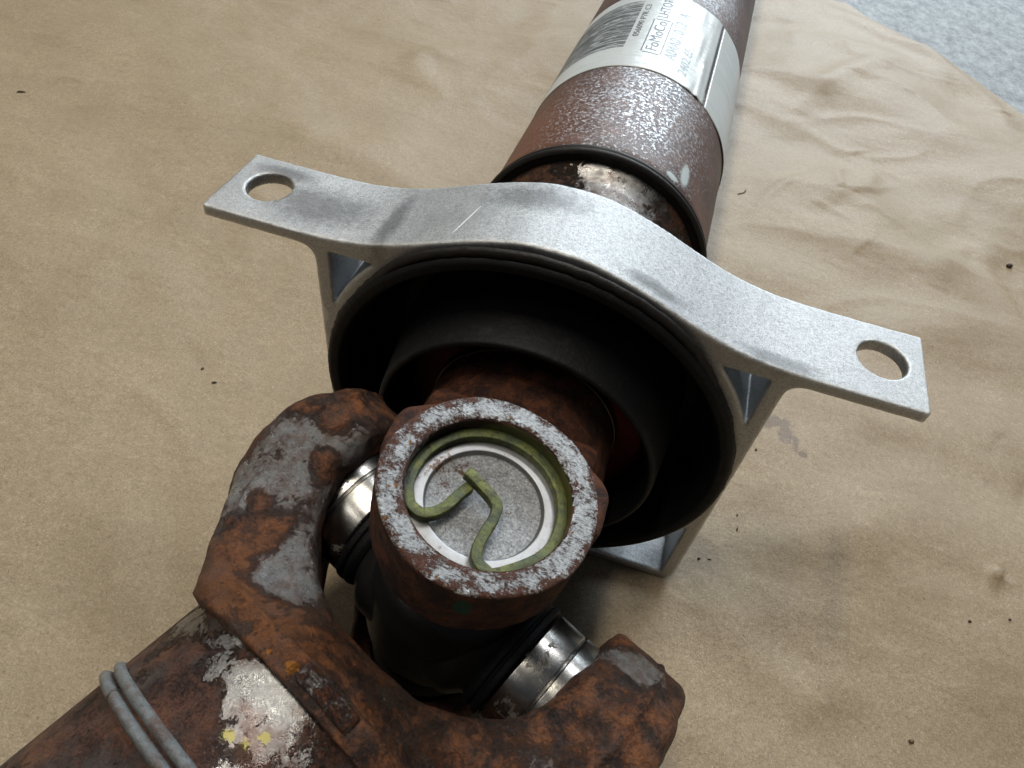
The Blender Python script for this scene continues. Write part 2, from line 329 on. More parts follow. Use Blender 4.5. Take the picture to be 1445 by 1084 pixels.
# signed distance modelling -> surface nets
def smin(a, b, k): h = np.clip(0.5 + 0.5 * (b - a) / k, 0, 1); return b * (1 - h) + a * h - k * h * (1 - h)
def smax(a, b, k): return -smin(-a, -b, k)
def box2(x, y, hx, hy, r=0.0):
    dx, dy = np.abs(x) - hx + r, np.abs(y) - hy + r
    return np.hypot(np.maximum(dx, 0), np.maximum(dy, 0)) + np.minimum(np.maximum(dx, dy), 0) - r
def sdf_mesh(name, f, lo, hi, h, F, flip=False):
    ax = [np.arange(lo[i], hi[i] + h, h) for i in range(3)]
    x, y, z = np.meshgrid(*ax, indexing='ij')
    V = f(x, y, z).astype(np.float32); ins = V < 0
    nx, ny, nz = V.shape
    cs = (nx - 1, ny - 1, nz - 1)
    acc = np.zeros(cs + (3,), np.float32); cnt = np.zeros(cs, np.float32)
    cor = [(i, j, k) for i in (0, 1) for j in (0, 1) for k in (0, 1)]
    sl = lambda c: tuple(slice(c[a], c[a] + cs[a]) for a in range(3))
    for c0 in cor:
        for a in range(3):
            if c0[a]: continue
            c1 = list(c0); c1[a] = 1
            v0, v1 = V[sl(c0)], V[sl(c1)]; m = (v0 < 0) != (v1 < 0)
            tt = np.where(m, v0 / np.where(m, v0 - v1, 1), 0)
            for d in range(3): acc[..., d] += np.where(m, c0[d] + (tt if d == a else 0), 0)
            cnt += m
    idx = -np.ones(cs, np.int64); on = cnt > 0; idx[on] = np.arange(on.sum())
    P = (acc[on] / cnt[on][:, None] + np.argwhere(on)) * h + np.array(lo)
    P = P.astype(np.float64)
    for _ in range(3):
        e = 0.05; X, Y, Z = P.T; v = f(X, Y, Z)
        g = np.stack([(f(X + e, Y, Z) - f(X - e, Y, Z)), (f(X, Y + e, Z) - f(X, Y - e, Z)), (f(X, Y, Z + e) - f(X, Y, Z - e))], 1) / (2 * e)
        gl = np.maximum((g * g).sum(1), 0.25)
        st = g * (v / gl)[:, None]; ln = np.linalg.norm(st, axis=1, keepdims=True)
        P -= st * np.minimum(1, 0.4 * h / np.maximum(ln, 1e-9))
    quads = []
    for a in range(3):
        b, c = (a + 1) % 3, (a + 2) % 3
        s0 = [slice(None)] * 3; s1 = [slice(None)] * 3; s0[a] = slice(0, -1); s1[a] = slice(1, None)
        A, B = ins[tuple(s0)], ins[tuple(s1)]; e = np.argwhere(A != B)
        e = e[(e[:, b] > 0) & (e[:, c] > 0) & (e[:, b] < V.shape[b] - 1) & (e[:, c] < V.shape[c] - 1)]
        inside0 = A[tuple(e.T)]
        def I(db, dc):
            q = e.copy(); q[:, b] -= db; q[:, c] -= dc; return idx[tuple(q.T)]
        q = np.stack([I(1, 1), I(0, 1), I(0, 0), I(1, 0)], 1)
        q[~inside0] = q[~inside0][:, ::-1]
        quads.append(q)
    Q = np.concatenate(quads); Mx = np.array(F); W = (P * 0.001) @ Mx[:3, :3].T + Mx[:3, 3]
    me = bpy.data.meshes.new(name); me.vertices.add(len(W)); me.vertices.foreach_set('co', W.ravel())
    me.loops.add(len(Q) * 4); me.loops.foreach_set('vertex_index', Q.ravel().astype(np.int32))
    me.polygons.add(len(Q)); me.polygons.foreach_set('loop_start', (np.arange(len(Q)) * 4).astype(np.int32))
    me.update(calc_edges=True); me.validate()
    return me, P, Q

# ------------------------------------------------------------------ setting: concrete floor and paper
v = [(-30, -30, GZ - 0.013), (30, -30, GZ - 0.013), (30, 30, GZ - 0.013), (-30, 30, GZ - 0.013)]
tag(link('concrete_floor', mesh_pd('concrete_floor', v, [(0, 1, 2, 3)]), M['concrete'], None, False), kind='structure')

def paper():
    xs = np.concatenate([np.linspace(-1.5, -0.56, 24)[:-1], np.linspace(-0.56, 0.36, 400), ])
    ys = np.concatenate([np.linspace(-1.0, -0.16, 24)[:-1], np.linspace(-0.16, 1.0, 480)])
    # the free edge runs from upper left to lower right beyond the bracket
    E0 = np.array([0.1473, 0.750]); E1 = np.array([0.3132, 0.5613]); ed = (E1 - E0) / np.linalg.norm(E1 - E0); en = np.array([-ed[1], ed[0]])
    if en[0] < 0: en = -en
    X, Y = np.meshgrid(np.concatenate([xs, np.linspace(0.36, 1.2, 120)[1:]]), ys, indexing='ij')
    sx = X.ravel(); sy = Y.ravel()
    d = (sx - E0[0]) * en[0] + (sy - E0[1]) * en[1]; a = (sx - E0[0]) * ed[0] + (sy - E0[1]) * ed[1]
    edge = 0.0012 * np.sin(a * 26 + 0.3) + 0.06 * np.clip(a, 0, 0.25) * (0.25 - np.clip(a, 0, 0.25))
    dist = d - edge
    # pull the vertices past the edge onto it
    over = dist > 0; sx = np.where(over, sx - dist * en[0], sx); sy = np.where(over, sy - dist * en[1], sy)
    n = len(sx); z = np.zeros(n)
    for i in range(n):
        px, py = sx[i], sy[i]
        q = Vector((px * 6.5, py * 8.5, 1.7)); q2 = Vector((px * 17 + 3, py * 24, 5.1))
        z[i] = 0.0105 * mnoise.noise(q) + 0.0026 * mnoise.noise(q2)
        r = 1 - abs(mnoise.noise(Vector((px * 11 + 20, py * 15, 0.4)))) * 2.4
        if r > 0: z[i] += 0.0009 * r ** 3
    # calm below the bracket, livelier to the upper right
    near = np.exp(-((sx / 0.10) ** 2 + ((sy - 0.0) / 0.08) ** 2)); amp = 0.7 + 0.95 / (1 + np.exp(-(sx - 0.02 + (sy - 0.2) * 0.35) * 18))
    z *= amp * (0.35 + 0.65 * np.clip(-dist / 0.09, 0, 1)); z = z * (1 - 0.85 * near)
    # named creases: curved ridge, star dent, small dents
    def ridge(x0, y0, x1, y1, bow, h, wd):
        nonlocal z
        t = np.linspace(0, 1, 40); bx, by = x1 - x0, y1 - y0; L = math.hypot(bx, by); cx = x0 + bx * t - by / L * bow * 4 * t * (1 - t); cy = y0 + by * t + bx / L * bow * 4 * t * (1 - t)
        m = (np.abs(sx - (x0 + x1) / 2) < L + 4 * wd) & (np.abs(sy - (y0 + y1) / 2) < L + 4 * wd); k = np.where(m)[0]
        dd = np.hypot(sx[k][:, None] - cx, sy[k][:, None] - cy); j = dd.argmin(1); dm = dd.min(1); z[k] += h * np.sin(np.pi * np.clip(t[j], 0.02, 0.98)) ** 0.6 * np.exp(-(dm / wd) ** 2)
    ridge(.083, -.0055, .107, -.009, .10, .0026, .0018)
    ridge(.2055, .044, .2105, .053, .0, .0042, .0017); ridge(.204, .050, .213, .046, .000, .0032, .0015); ridge(.2095, .048, .2135, .053, .0, -.003, .0016)
    ridge(.160, .425, .200, .395, -.004, .0020, .003); ridge(.150, .33, .21, .30, .006, .0016, .005)
    ridge(.09, .30, .13, .36, .004, .0018, .004); ridge(-.20, .015, -.13, -.02, .006, .0009, .004)
    ridge(.10, .44, .2, .60, .01, .005, .014); ridge(.05, .52, .14, .50, .01, .004, .012)
    ridge(.095, .030, .16, .058, -.008, .0042, .012); ridge(.11, .075, .2, .135, .010, .0026, .016); ridge(.11, .2, .24, .24, -.012, .0040, .018)
    ridge(-.2, .22, -.06, .19, .01, .0030, .016)
    for (x0, y0, x1, y1, bw, hh, wd) in [(0.0909, 0.7022, 0.2436, 0.5769, 0.05, 0.0055, 0.016), (0.1543, 0.6905, 0.306, 0.5197, 0.02, 0.003, 0.01), (0.1564, 0.4168, 0.1706, 0.4301, 0.0, 0.0022, 0.0022), (0.1533, 0.4016, 0.1901, 0.3847, -0.06, 0.002, 0.003), (0.0681, 0.2816, 0.1441, 0.2368, 0.1, 0.0045, 0.018), (0.1303, 0.2853, 0.2582, 0.3733, -0.05, 0.003, 0.014), (0.0754, 0.01, 0.1335, 0.0424, -0.06, 0.004, 0.011), (0.1134, 0.0643, 0.1859, 0.1146, 0.05, 0.003, 0.014), (0.1654, 0.0561, 0.2327, 0.1059, 0.08, 0.0025, 0.012), (-0.2501, 0.269, -0.1554, 0.3034, -0.06, 0.004, 0.016), (-0.1689, -0.0291, -0.1262, 0.0, -0.08, 0.003, 0.014), (-0.24, 0.0188, -0.1832, 0.0485, 0.06, 0.0022, 0.014), (-0.2486, 0.1066, -0.1873, 0.1007, 0.06, 0.0022, 0.01), (-0.1596, 0.3433, -0.1356, 0.4114, 0.05, 0.003, 0.012), (0.0753, 0.4478, 0.1106, 0.3021, 0.08, 0.003, 0.008), (0.1969, 0.2459, 0.255, 0.2372, 0.08, 0.0022, 0.01), (-0.4018, 0.2308, -0.3777, 0.2327, 0.0, 0.0012, 0.003), (-0.1521, -0.0165, -0.1362, -0.0171, 0.05, 0.001, 0.002)]: ridge(x0, y0, x1, y1, bw, hh, wd)
    rr_ = random.Random(12)
    for _ in range(46):
        x0 = rr_.uniform(-0.45, 0.33); y0 = rr_.uniform(-0.12, 0.66)
        if x0 < 0.02 and rr_.random() < 0.45: continue
        if abs(x0) < 0.09 and -0.15 < y0: continue
        an = rr_.uniform(-0.9, 0.9) + (0.3 if x0 > 0 else 0); L = rr_.uniform(0.008, 0.045)
        ridge(x0, y0, x0 + L * math.cos(an), y0 + L * math.sin(an), L * rr_.uniform(-0.12, 0.12), rr_.choice([1, 1, -0.8]) * rr_.uniform(0.0006, 0.0017), rr_.uniform(0.0013, 0.0035))
    ee = np.exp(-np.abs(np.minimum(dist, 0)) / 0.05); z += 0.003 * ee
    z = z + 0.0014 * near; z = np.where(z < -0.006, -0.006 + (z + 0.006) * 0.4, z); z = np.maximum(z, -0.0115)
    zz = GZ + z - 0.0005
    N0, N1 = X.shape; idx = np.arange(n).reshape(N0, N1)
    Q = np.stack([idx[:-1, :-1], idx[1:, :-1], idx[1:, 1:], idx[:-1, 1:]], -1).reshape(-1, 4)
    Q = Q[~over[Q].all(1)]
    me = bpy.data.meshes.new('paper_sheet'); me.vertices.add(n); me.vertices.foreach_set('co', np.stack([sx, sy, zz], 1).ravel())
    me.loops.add(len(Q) * 4); me.loops.foreach_set('vertex_index', Q.ravel().astype(np.int32)); me.polygons.add(len(Q)); me.polygons.foreach_set('loop_start', (np.arange(len(Q)) * 4).astype(np.int32))
    me.update(calc_edges=True)
    bm = bmesh.new(); bm.from_mesh(me); bmesh.ops.delete(bm, geom=[v_ for v_ in bm.verts if not v_.link_faces], context='VERTS'); bm.to_mesh(me); bm.free()
    o = link('paper_sheet', me, M['paper'], None)
    tag(o, 'creased brown kraft paper sheet spread flat under the driveshaft, its edge showing at upper right', 'paper')
    return o
PAPER = paper()

# ------------------------------------------------------------------ bracket
TX = np.array([0, 9, 18, 27, 36, 46, 56, 66, 76, 88, 130.0]); TZ = np.array([75.6, 75.0, 72.8, 69.8, 66.2, 62.3, 59.3, 57.5, 56.8, 56.6, 56.6])
from numpy.polynomial import polynomial as _p
def topz(x):
    a = np.abs(x); i = np.clip(np.searchsorted(TX, a) - 1, 0, len(TX) - 2)
    sl = np.gradient(TZ, TX); h = TX[i + 1] - TX[i]; u = np.clip((a - TX[i]) / h, 0, 1)
    return (2 * u ** 3 - 3 * u ** 2 + 1) * TZ[i] + (u ** 3 - 2 * u * u + u) * h * sl[i] + (-2 * u ** 3 + 3 * u * u) * TZ[i + 1] + (u ** 3 - u * u) * h * sl[i + 1]
def bracket_f(x, y, z):
    ears = np.maximum(np.abs(x) - 110.6, 52.4 - z)
    e = 0.5; sl = (topz(x + e) - topz(x - e)) / (2 * e)
    top = (z - topz(x)) / np.sqrt(1 + sl * sl)
    body = box2(x, z, 73.4, 71.3, 6)
    body = np.where(z > 0, np.abs(x) - 73.4, body)
    prof = smin(ears, body, 6.0); prof = smax(prof, top, 0.5)
    r = np.hypot(x, z)
    pocket = -smax(smax(np.abs(x) - 68.3, -z - 67.2, 2.0), smax(z - 52.0 + 0.0 * x, 73.0 - r, 0.8), 1.5)
    prof = smax(prof, pocket, 0.8)
    prof = smax(prof, 70.0 - r, 0.8)
    rim = np.maximum(np.maximum(r - 75.0, 70.0 - r), -z + -90) # ring wall that holds the rubber
    rim = np.maximum(rim, z - 58)
    prof = np.minimum(prof, np.maximum(rim, np.abs(x) - 73.4))
    d = smax(prof, np.abs(y - 16.2) - 16.2, 0.9)
    for cx in (-97.2, 98.3): d = smax(d, 7.35 - np.hypot((x - cx) * 1.0, (y - 17.2) * 0.97), 0.5)
    return d + 0.05 * np.sin(x * 0.13 + 1) * np.sin(y * 0.2) + 0.02 * np.sin(x * 0.7) * np.sin(z * 0.8)
me, _, _ = sdf_mesh('bearing_bracket', bracket_f, (-113, -2, -74), (113, 35, 79), 0.8, F_BEAR)
link('bearing_bracket', me, M['alu'])

# rubber cushion: lathe about the shaft axis (along, radius)
lathe_obj('rubber_cushion', [(-3.2, 71.6), (-4.2, 70.2), (-3.6, 67.4), (0, 65.8), (12, 64.4), (24, 62.5), (29, 57), (29, 53), (24, 50.5), (22, 46), (26, 44), (31, 50), (32, 60), (30, 66), (26, 70.2), (0, 71.4)], F_BEAR, M['rubber'], n=200)
# frayed edge of the moulding that squeezes out past the casting
def frayed_lip():
    vs, fs = [], []; n = 720
    for i in range(n):
        a = 2 * math.pi * i / n; j = mnoise.noise(Vector((math.cos(a) * 9, math.sin(a) * 9, 0))) + 0.6 * mnoise.noise(Vector((math.cos(a) * 40, math.sin(a) * 40, 3)))
        top_ = max(0.0, min(1.0, (math.cos(a) - 0.62) / 0.2)); ro = 72.1 + 2.3 * top_ + (0.4 - 0.22 * top_) * j; y0 = -1.6 + 0.25 * mnoise.noise(Vector((math.cos(a) * 22, math.sin(a) * 22, 7)))
        for (yy, r) in ((y0 + 1.4, ro - 1.6), (y0 - 0.3, ro), (y0 - 1.2, ro - 0.8), (y0 - 1.6, ro - 2.4), (y0, ro - 3.2)):
            vs.append((r * math.sin(a) * 0.001, yy * 0.001, r * math.cos(a) * 0.001))
    for i in range(n):
        k = (i + 1) % n
        for q in range(5): fs.append((i * 5 + q, i * 5 + (q + 1) % 5, k * 5 + (q + 1) % 5, k * 5 + q))
    link('rubber_flash', mesh_pd('rubber_flash', vs, fs), M['slinger'])
frayed_lip()
lathe_obj('dust_sleeve', [(-11.5, 46.0), (-12.6, 46.6), (-12.4, 48.2), (-11, 48.8), (10, 51.5), (24, 53), (25, 50), (10, 46.5), (-6, 45.2)], F_BEAR, M['rubber2'], n=160)
lathe_obj('seal_ring', [(4, 30.5), (4, 41.5), (6.5, 43), (8, 46), (10, 46), (10, 30.5)], F_BEAR, M['red'], n=128)
lathe_obj('race_ring', [(1.4, 30.9), (1.0, 33.0), (3.4, 33.4), (6, 33.4), (6, 30.9)], F_BEAR, metal('race_steel', (0.16, 0.13, 0.12), 0.35), n=128, r=0.3)
lathe_obj('bearing_core', [(12, 30), (12, 48), (22, 48), (22, 30)], F_BEAR, M['black'], n=96)

# ------------------------------------------------------------------ rear tube, slinger, neck, label
M['tube'] = rusty('rear_tube_rust', bare_t=0.73, patch_scale=70, off=(0, 4, 0), dark=(0.055, 0.024, 0.017), mid=(0.125, 0.052, 0.032), light=(0.21, 0.088, 0.048), bare=(0.50, 0.50, 0.50), fine=1500, mottle=60)
def tube_mat():
    # mottled rust with bare flecks, thickest along the crown of the tube
    t = NT('rear_tube_steel'); a = t.noise(640, 10, 0.85, 0.0); b = t.noise(55, 6, 0.6); f = t.noise(1500, 4, 0.7)
    band = t.maxx(t.blob((.010, .15, .049), .030, 1.2, (1, 2.0, 1), b, 1.0), t.blob((.022, .32, .045), .024, 1.2, (1, 2.4, 1), b, 1.0), t.math('MULTIPLY', t.blob((-.02, .15, .045), .026, 1.4, (1, 1.6, 1), b, 1.0), 0.55))
    q = t.math('ADD', a, t.math('MULTIPLY', band, 0.12)); bm = t.ramp(q, [(0.595, 0.0), (0.66, 1.0)])
    rc = t.ramp(t.math('ADD', t.math('MULTIPLY', b, 0.6), t.math('MULTIPLY', f, 0.4)), [(0.36, (0.036, 0.020, 0.016)), (0.5, (0.085, 0.044, 0.032)), (0.65, (0.145, 0.074, 0.050))])
    og = t.blob((-.044, .125, .02), .03, 0.9, (1, 1.4, 1.2), b, 1.2); rc = t.mix(t.math('MULTIPLY', og, 0.5), rc, (0.19, 0.062, 0.018))
    c = t.mix(bm, rc, (0.46, 0.46, 0.465))
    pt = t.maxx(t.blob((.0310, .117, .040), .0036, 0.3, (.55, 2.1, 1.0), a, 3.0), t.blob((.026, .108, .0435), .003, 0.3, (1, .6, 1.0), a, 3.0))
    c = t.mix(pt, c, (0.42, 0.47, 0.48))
    t.set(Base_Color=c, Metallic=t.math('MULTIPLY', bm, 0.8), Roughness=t.mix(bm, 0.5, 0.36), Specular_IOR_Level=0.5)
    t.bump((f, 0.4, 0.0002), (bm, 0.5, 0.00015), (b, 0.25, 0.0008)); return t.m
lathe_obj('rear_tube', [(104.5, 44.5), (103.6, 47.5), (104.6, 50.0), (107, 50.6), (1150, 50.6), (1150, 47), (110, 47)], F_BEAR, tube_mat(), n=192, r=0.8)
nk = rusty('neck_steel', bare_t=0.55, patch_scale=60, patches=[((.008, .09, .042), .016, (1.1, 1.2, 1), 1.0)], smooth_bare=0.85, edge=0.05, bare=(0.36, 0.355, 0.35), bare_rough=0.38, off=(3, 3, 3), dark=(0.03, 0.016, 0.01), mid=(0.08, 0.035, 0.02), light=(0.16, 0.06, 0.025), metal=0.9)
neck = lathe_obj('tube_neck', [(34, 30), (34, 40.5), (60, 41.5), (78, 42.2), (90, 43.2), (97, 46.8), (104, 47.2), (104, 30)], F_BEAR, nk, n=160, r=1.5)
lathe_obj('slinger_ring', [(98.6, 46.0), (97.6, 49.4), (96.6, 50.4), (97.2, 52.2), (98.6, 52.4), (99.4, 51.4), (100.4, 52.2), (102.0, 51.9), (103.2, 50.6), (103.2, 46.0)], F_BEAR, M['slinger'], n=192, r=0.9)

def cylpt(y, ang, r): return Vector((r * math.sin(ang), y, r * math.cos(ang)))
RL = 0.0509
def label():
    t = NT('label_film'); a = t.noise(60, 6, 0.6); f = t.noise(420, 5, 0.6); fo = t.noise(45, 5, 0.6, 1.0, stretch=(1, 4, 1))
    c = t.mix(a, (0.42, 0.46, 0.46), (0.60, 0.62, 0.62)); c = t.mix(t.ramp(f, [(0.66, 0.0), (0.74, 0.35)]), c, (0.40, 0.40, 0.38))
    t.set(Base_Color=c, Roughness=0.33, Specular_IOR_Level=0.5); t.bump((fo, 0.5, 0.0012), (f, 0.15, 0.0003))
    n1, n2 = 260, 70; vs, fs = [], []
    a_start = math.radians(38.2); a_end = a_start + 2 * math.pi + math.radians(-1.6)
    for i in range(n1 + 1):
        an = a_start + (a_end - a_start) * i / n1
        for k in range(n2 + 1):
            y = 0.1805 + 0.100 * k / n2
            deg = math.degrees(an) % 360
            lift = 0.0
            if 44 < deg < 140: lift = 0.0006 * max(0, mnoise.noise(Vector((deg * 0.05, y * 14, 2))) + 0.45) * min(1, (deg - 44) / 10)
            if 20 < deg < 35: lift += 0.0006 * max(0, mnoise.noise(Vector((deg * 0.3, y * 30, 9)))) + 0.0007 * math.exp(-((deg - 31) / 1.2) ** 2) * (1 if y < 0.215 else 0.2)
            vs.append(cylpt(y, an, RL + lift))
    for i in range(n1):
        for k in range(n2):
            b = i * (n2 + 1) + k; fs.append((b, b + 1, b + n2 + 2, b + n2 + 1))
    me = mesh_pd('tube_label', vs, fs); o = link('tube_label', me, t.m)
    md = o.modifiers.new('thickness', 'SOLIDIFY'); md.thickness = 0.00025; md.offset = 1
    return o
LAB = label()
def ink(name, c=(0.045, 0.05, 0.055), wear=0.5, sc=260):
    t = NT(name); a = t.noise(sc, 6, 0.7, stretch=(1, 2.2, 1)); m = t.ramp(a, [(wear - 0.06, 0.0), (wear + 0.06, 1.0)])
    t.set(Base_Color=t.mix(m, c, (0.42, 0.45, 0.45)), Roughness=0.45); return t.m
INK = ink('label_ink', (0.02, 0.022, 0.025), wear=0.78); INKF = ink('faded_ink', (0.20, 0.25, 0.28), 0.62); INKB = ink('barcode_ink', (0.10, 0.11, 0.115), 0.56, 150)
def patch_mesh(rects, r, step=math.radians(1.5)):
    """rects: (y0, y1, ang0, ang1) bent onto the tube"""
    vs, fs = [], []
    for y0, y1, a0, a1 in rects:
        n = max(1, int(abs(a1 - a0) / step)); m = 1; b = len(vs)
        for i in range(n + 1):
            an = a0 + (a1 - a0) * i / n; vs += [cylpt(y0, an, r), cylpt(y1, an, r)]
        for i in range(n): q = b + 2 * i; fs.append((q, q + 1, q + 3, q + 2))
    return vs, fs
def bent_text(txt, y0, ang, size, mat, name='printed_text', mirror=False, width=None):
    c = bpy.data.curves.new('t', 'FONT'); c.body = txt; c.size = size; c.resolution_u = 3
    o = bpy.data.objects.new('t', c); COL.objects.link(o); dg = bpy.context.evaluated_depsgraph_get()
    me = bpy.data.meshes.new_from_object(o.evaluated_get(dg)); bpy.data.objects.remove(o)
    bm = bmesh.new(); bm.from_mesh(me)
    bmesh.ops.triangulate(bm, faces=bm.faces)
    xs = [v_.co.x for v_ in bm.verts]; sx = (width / (max(xs) - min(xs))) if width else 1
    for v_ in bm.verts:
        x, y = v_.co.x * sx, v_.co.y
        v_.co = cylpt(y0 + x, ang - y / RL, RL + 0.00012)
    bm.to_mesh(me); bm.free()
    o = link(name, me, mat, LAB, False); return o
deg = math.radians
bent_text('FoMoCo', .2015, deg(2.2), .0082, INK, width=.037)
bent_text('LHTOR', .2445, deg(1.2), .0078, INK, width=.027)
bent_text('056090 P7R C3', .2165, deg(-10.9), .0044, INK, width=.045)
bent_text('A04A0 10/12 7A', .1990, deg(13.5), .0090, INKF, width=.060)
bent_text('2402 6F', .1900, deg(22), .0070, INKF, width=.030)
# rounded frame round the maker's word
rr = []
fy0, fy1, fa0, fa1 = .1985, .2415, deg(-6.2), deg(5.2); th = .0006
rects = [(fy0, fy0 + th, fa0 + .02, fa1 - .02), (fy1, fy1 + th, fa0 + .02, fa1 - .02), (fy0 + .001, fy1 - .0004, fa0, fa0 + th / RL), (fy0 + .001, fy1 - .0004, fa1 - th / RL, fa1)]
vs, fs = patch_mesh(rects, RL + .00012); link('printed_frame', mesh_pd('printed_frame', vs, fs), INK, LAB, False)
# barcode: bars run round the tube, stacked along it
rects = []; y = .2035; r_ = random.Random(4)
while y < .268:
    wd = r_.choice([.0006, .0006, .0011, .0017, .0023]); rects.append((y, y + wd, deg(-82), deg(-16.2))); y += wd + r_.choice([.0005, .0005, .0009, .0014])
for i, rc_ in enumerate(rects):
    vs, fs = patch_mesh([rc_], RL + .00012); link('barcode_bar', mesh_pd('barcode_bar', vs, fs), INKB, LAB, False)
vs, fs = patch_mesh([(.1935, .2795, deg(36.0), deg(37.0))], RL + .0002); link('label_seam', mesh_pd('label_seam', vs, fs), ink('seam_dark', (0.012, 0.014, 0.016), 0.9), LAB, False)

# ------------------------------------------------------------------ rear yoke (local mm: x across, y towards bearing, z along the bores)
def yoke_rear_f(x, y, z):
    az = np.abs(z); x = x - 0.0
    ear = np.maximum(np.hypot(x, y) - 25.3 + 0.25 * np.sin(np.arctan2(y, x) * 5 + 1), az - 60)
    sh = smax(smax(np.abs(x) - 27.8, np.abs(x) * 0.60 + y * 0.80 - 29.7, 3), smax(np.abs(x) * 0.50 - y * 0.866 - 12.5, az - 57.2 + 0.12 * (y + 4), 3), 3)
    sh = np.maximum(sh, y - 24)
    arm = np.maximum(np.maximum(np.abs(x) - 25.5, -y + 2), az * 0.76 + y * 0.65 - 54.5)
    arm = smax(arm, np.hypot(x, az - 22) - 32.5, 6)
    d = smin(ear, smin(sh, arm, 5), 1.5)
    d = smax(d, 38.5 - az, 1.5)                       # gap between the ears
    d = np.where(y > 60, 1e3, d)
    throat = np.hypot(az / 38.5, np.maximum(y, 0) / 32.0) - 1
    hub = np.maximum(np.hypot(x - 1.8, z) - 33.5 + 0.05 * (y - 40), np.maximum(31 - y, y - 71))
    d = smin(d, hub, 7)
    d = smax(d, -throat * 32, 3)
    shaft = np.maximum(np.hypot(x - 1.8, z) - 30.4, np.maximum(50 - y, y - 106))
    d = smin(d, shaft, 3)
    bore = np.minimum(19.2 - np.hypot(x, y), az - 31)
    d = smax(d, bore, 0.6)
    d = smax(d, np.minimum(20.0 - np.hypot(x, y), az - 59.3), 0.4)
    return d + (0.16 * np.sin(x * 0.33 + 1) * np.sin(y * 0.29) * np.sin(z * 0.31 + 2) + 0.10 * np.sin(x * 0.9 + z) * np.sin(y * 0.8 + 1)) * (az < 58.5)
me, P, Q = sdf_mesh('rear_yoke', yoke_rear_f, (-36, -29, -63), (38, 108, 63), 0.75, F_REAR)
o = link('rear_yoke', me, None, mats=[M['rear_yoke'], M['face'], M['bore']])
cen = P[Q].mean(1); rad = np.hypot(cen[:, 0], cen[:, 1]); mi = np.zeros(len(Q), np.int32)
mi[(np.abs(cen[:, 2]) > 59.2) & (rad < 25.4)] = 1
mi[(rad < 19.6) & (np.abs(cen[:, 2]) < 59.0) & (np.abs(cen[:, 2]) > 31)] = 2
if len(me.polygons) == len(Q): me.polygons.foreach_set('material_index', mi)

# bearing cups in the upright bores, with snap ring
def cup(sign):
    F = F_REAR @ Matrix.Scale(sign, 4, (0, 0, 1)) if sign > 0 else F_REAR @ Matrix.Rotation(math.pi, 4, 'X')
    lathe_obj('bearing_cup', [(29, 17.4), (29, 17.6), (52.9, 18.6), (53.3, 18.2), (53.3, 14.1), (51.9, 13.6), (51.7, 0.01)], F, M['captop'], 'z', n=96, closed=False, r=0.35)
    lathe_obj('cup_seal', [(26.5, 10), (26.5, 18.2), (28, 19.2), (33, 19.2), (36, 18.5), (36, 10)], F, M['rubber'], 'z', n=72)
cup(1); cup(-1)

def ribbon(name, pts, wdt, hgt, F, mat, parent=root):
    """flat bar swept along pts (local mm), rounded edges"""
    P_ = [Vector(p) for p in pts]; n = len(P_); vs, fs = [], []
    sec = []
    r = 0.28
    for sx_, sy_ in ((1, 1), (-1, 1), (-1, -1), (1, -1)):
        cx, cy = sx_ * (wdt / 2 - r), sy_ * (hgt / 2 - r)
        base = {(1, 1): 0, (-1, 1): 90, (-1, -1): 180, (1, -1): 270}[(sx_, sy_)]
        for k in (0, 45, 90): sec.append((cx + r * math.cos(deg(base + k)), cy + r * math.sin(deg(base + k))))
    m = len(sec)
    for i, p in enumerate(P_):
        T = (P_[min(i + 1, n - 1)] - P_[max(i - 1, 0)]); T.z = 0; T.normalize(); N = Vector((-T.y, T.x, 0))
        for a, b in sec: vs.append(F @ ((p + N * a + Vector((0, 0, b))) * 0.001))
    for i in range(n - 1):
        for q in range(m): fs.append((i * m + q, i * m + (q + 1) % m, (i + 1) * m + (q + 1) % m, (i + 1) * m + q))
    fs.append(tuple(range(m))[::-1]); fs.append(tuple((n - 1) * m + q for q in range(m)))
    me = mesh_pd(name, vs, fs); bm = bmesh.new(); bm.from_mesh(me); bmesh.ops.recalc_face_normals(bm, faces=bm.faces); bm.to_mesh(me); bm.free()
    o = link(name, me, mat, parent); return o
def catmull(pts, k=10):
    out = []; P_ = [Vector(p) for p in pts]; P_ = [P_[0] * 2 - P_[1]] + P_ + [P_[-1] * 2 - P_[-2]]
    for i in range(1, len(P_) - 2):
        a, b, c, d = P_[i - 1:i + 3]
        for j in range(k):
            t = j / k; out.append(0.5 * ((2 * b) + (c - a) * t + (2 * a - 5 * b + 4 * c - d) * t * t + (3 * b - a - 3 * c + d) * t ** 3))
    out.append(P_[-2]); return out
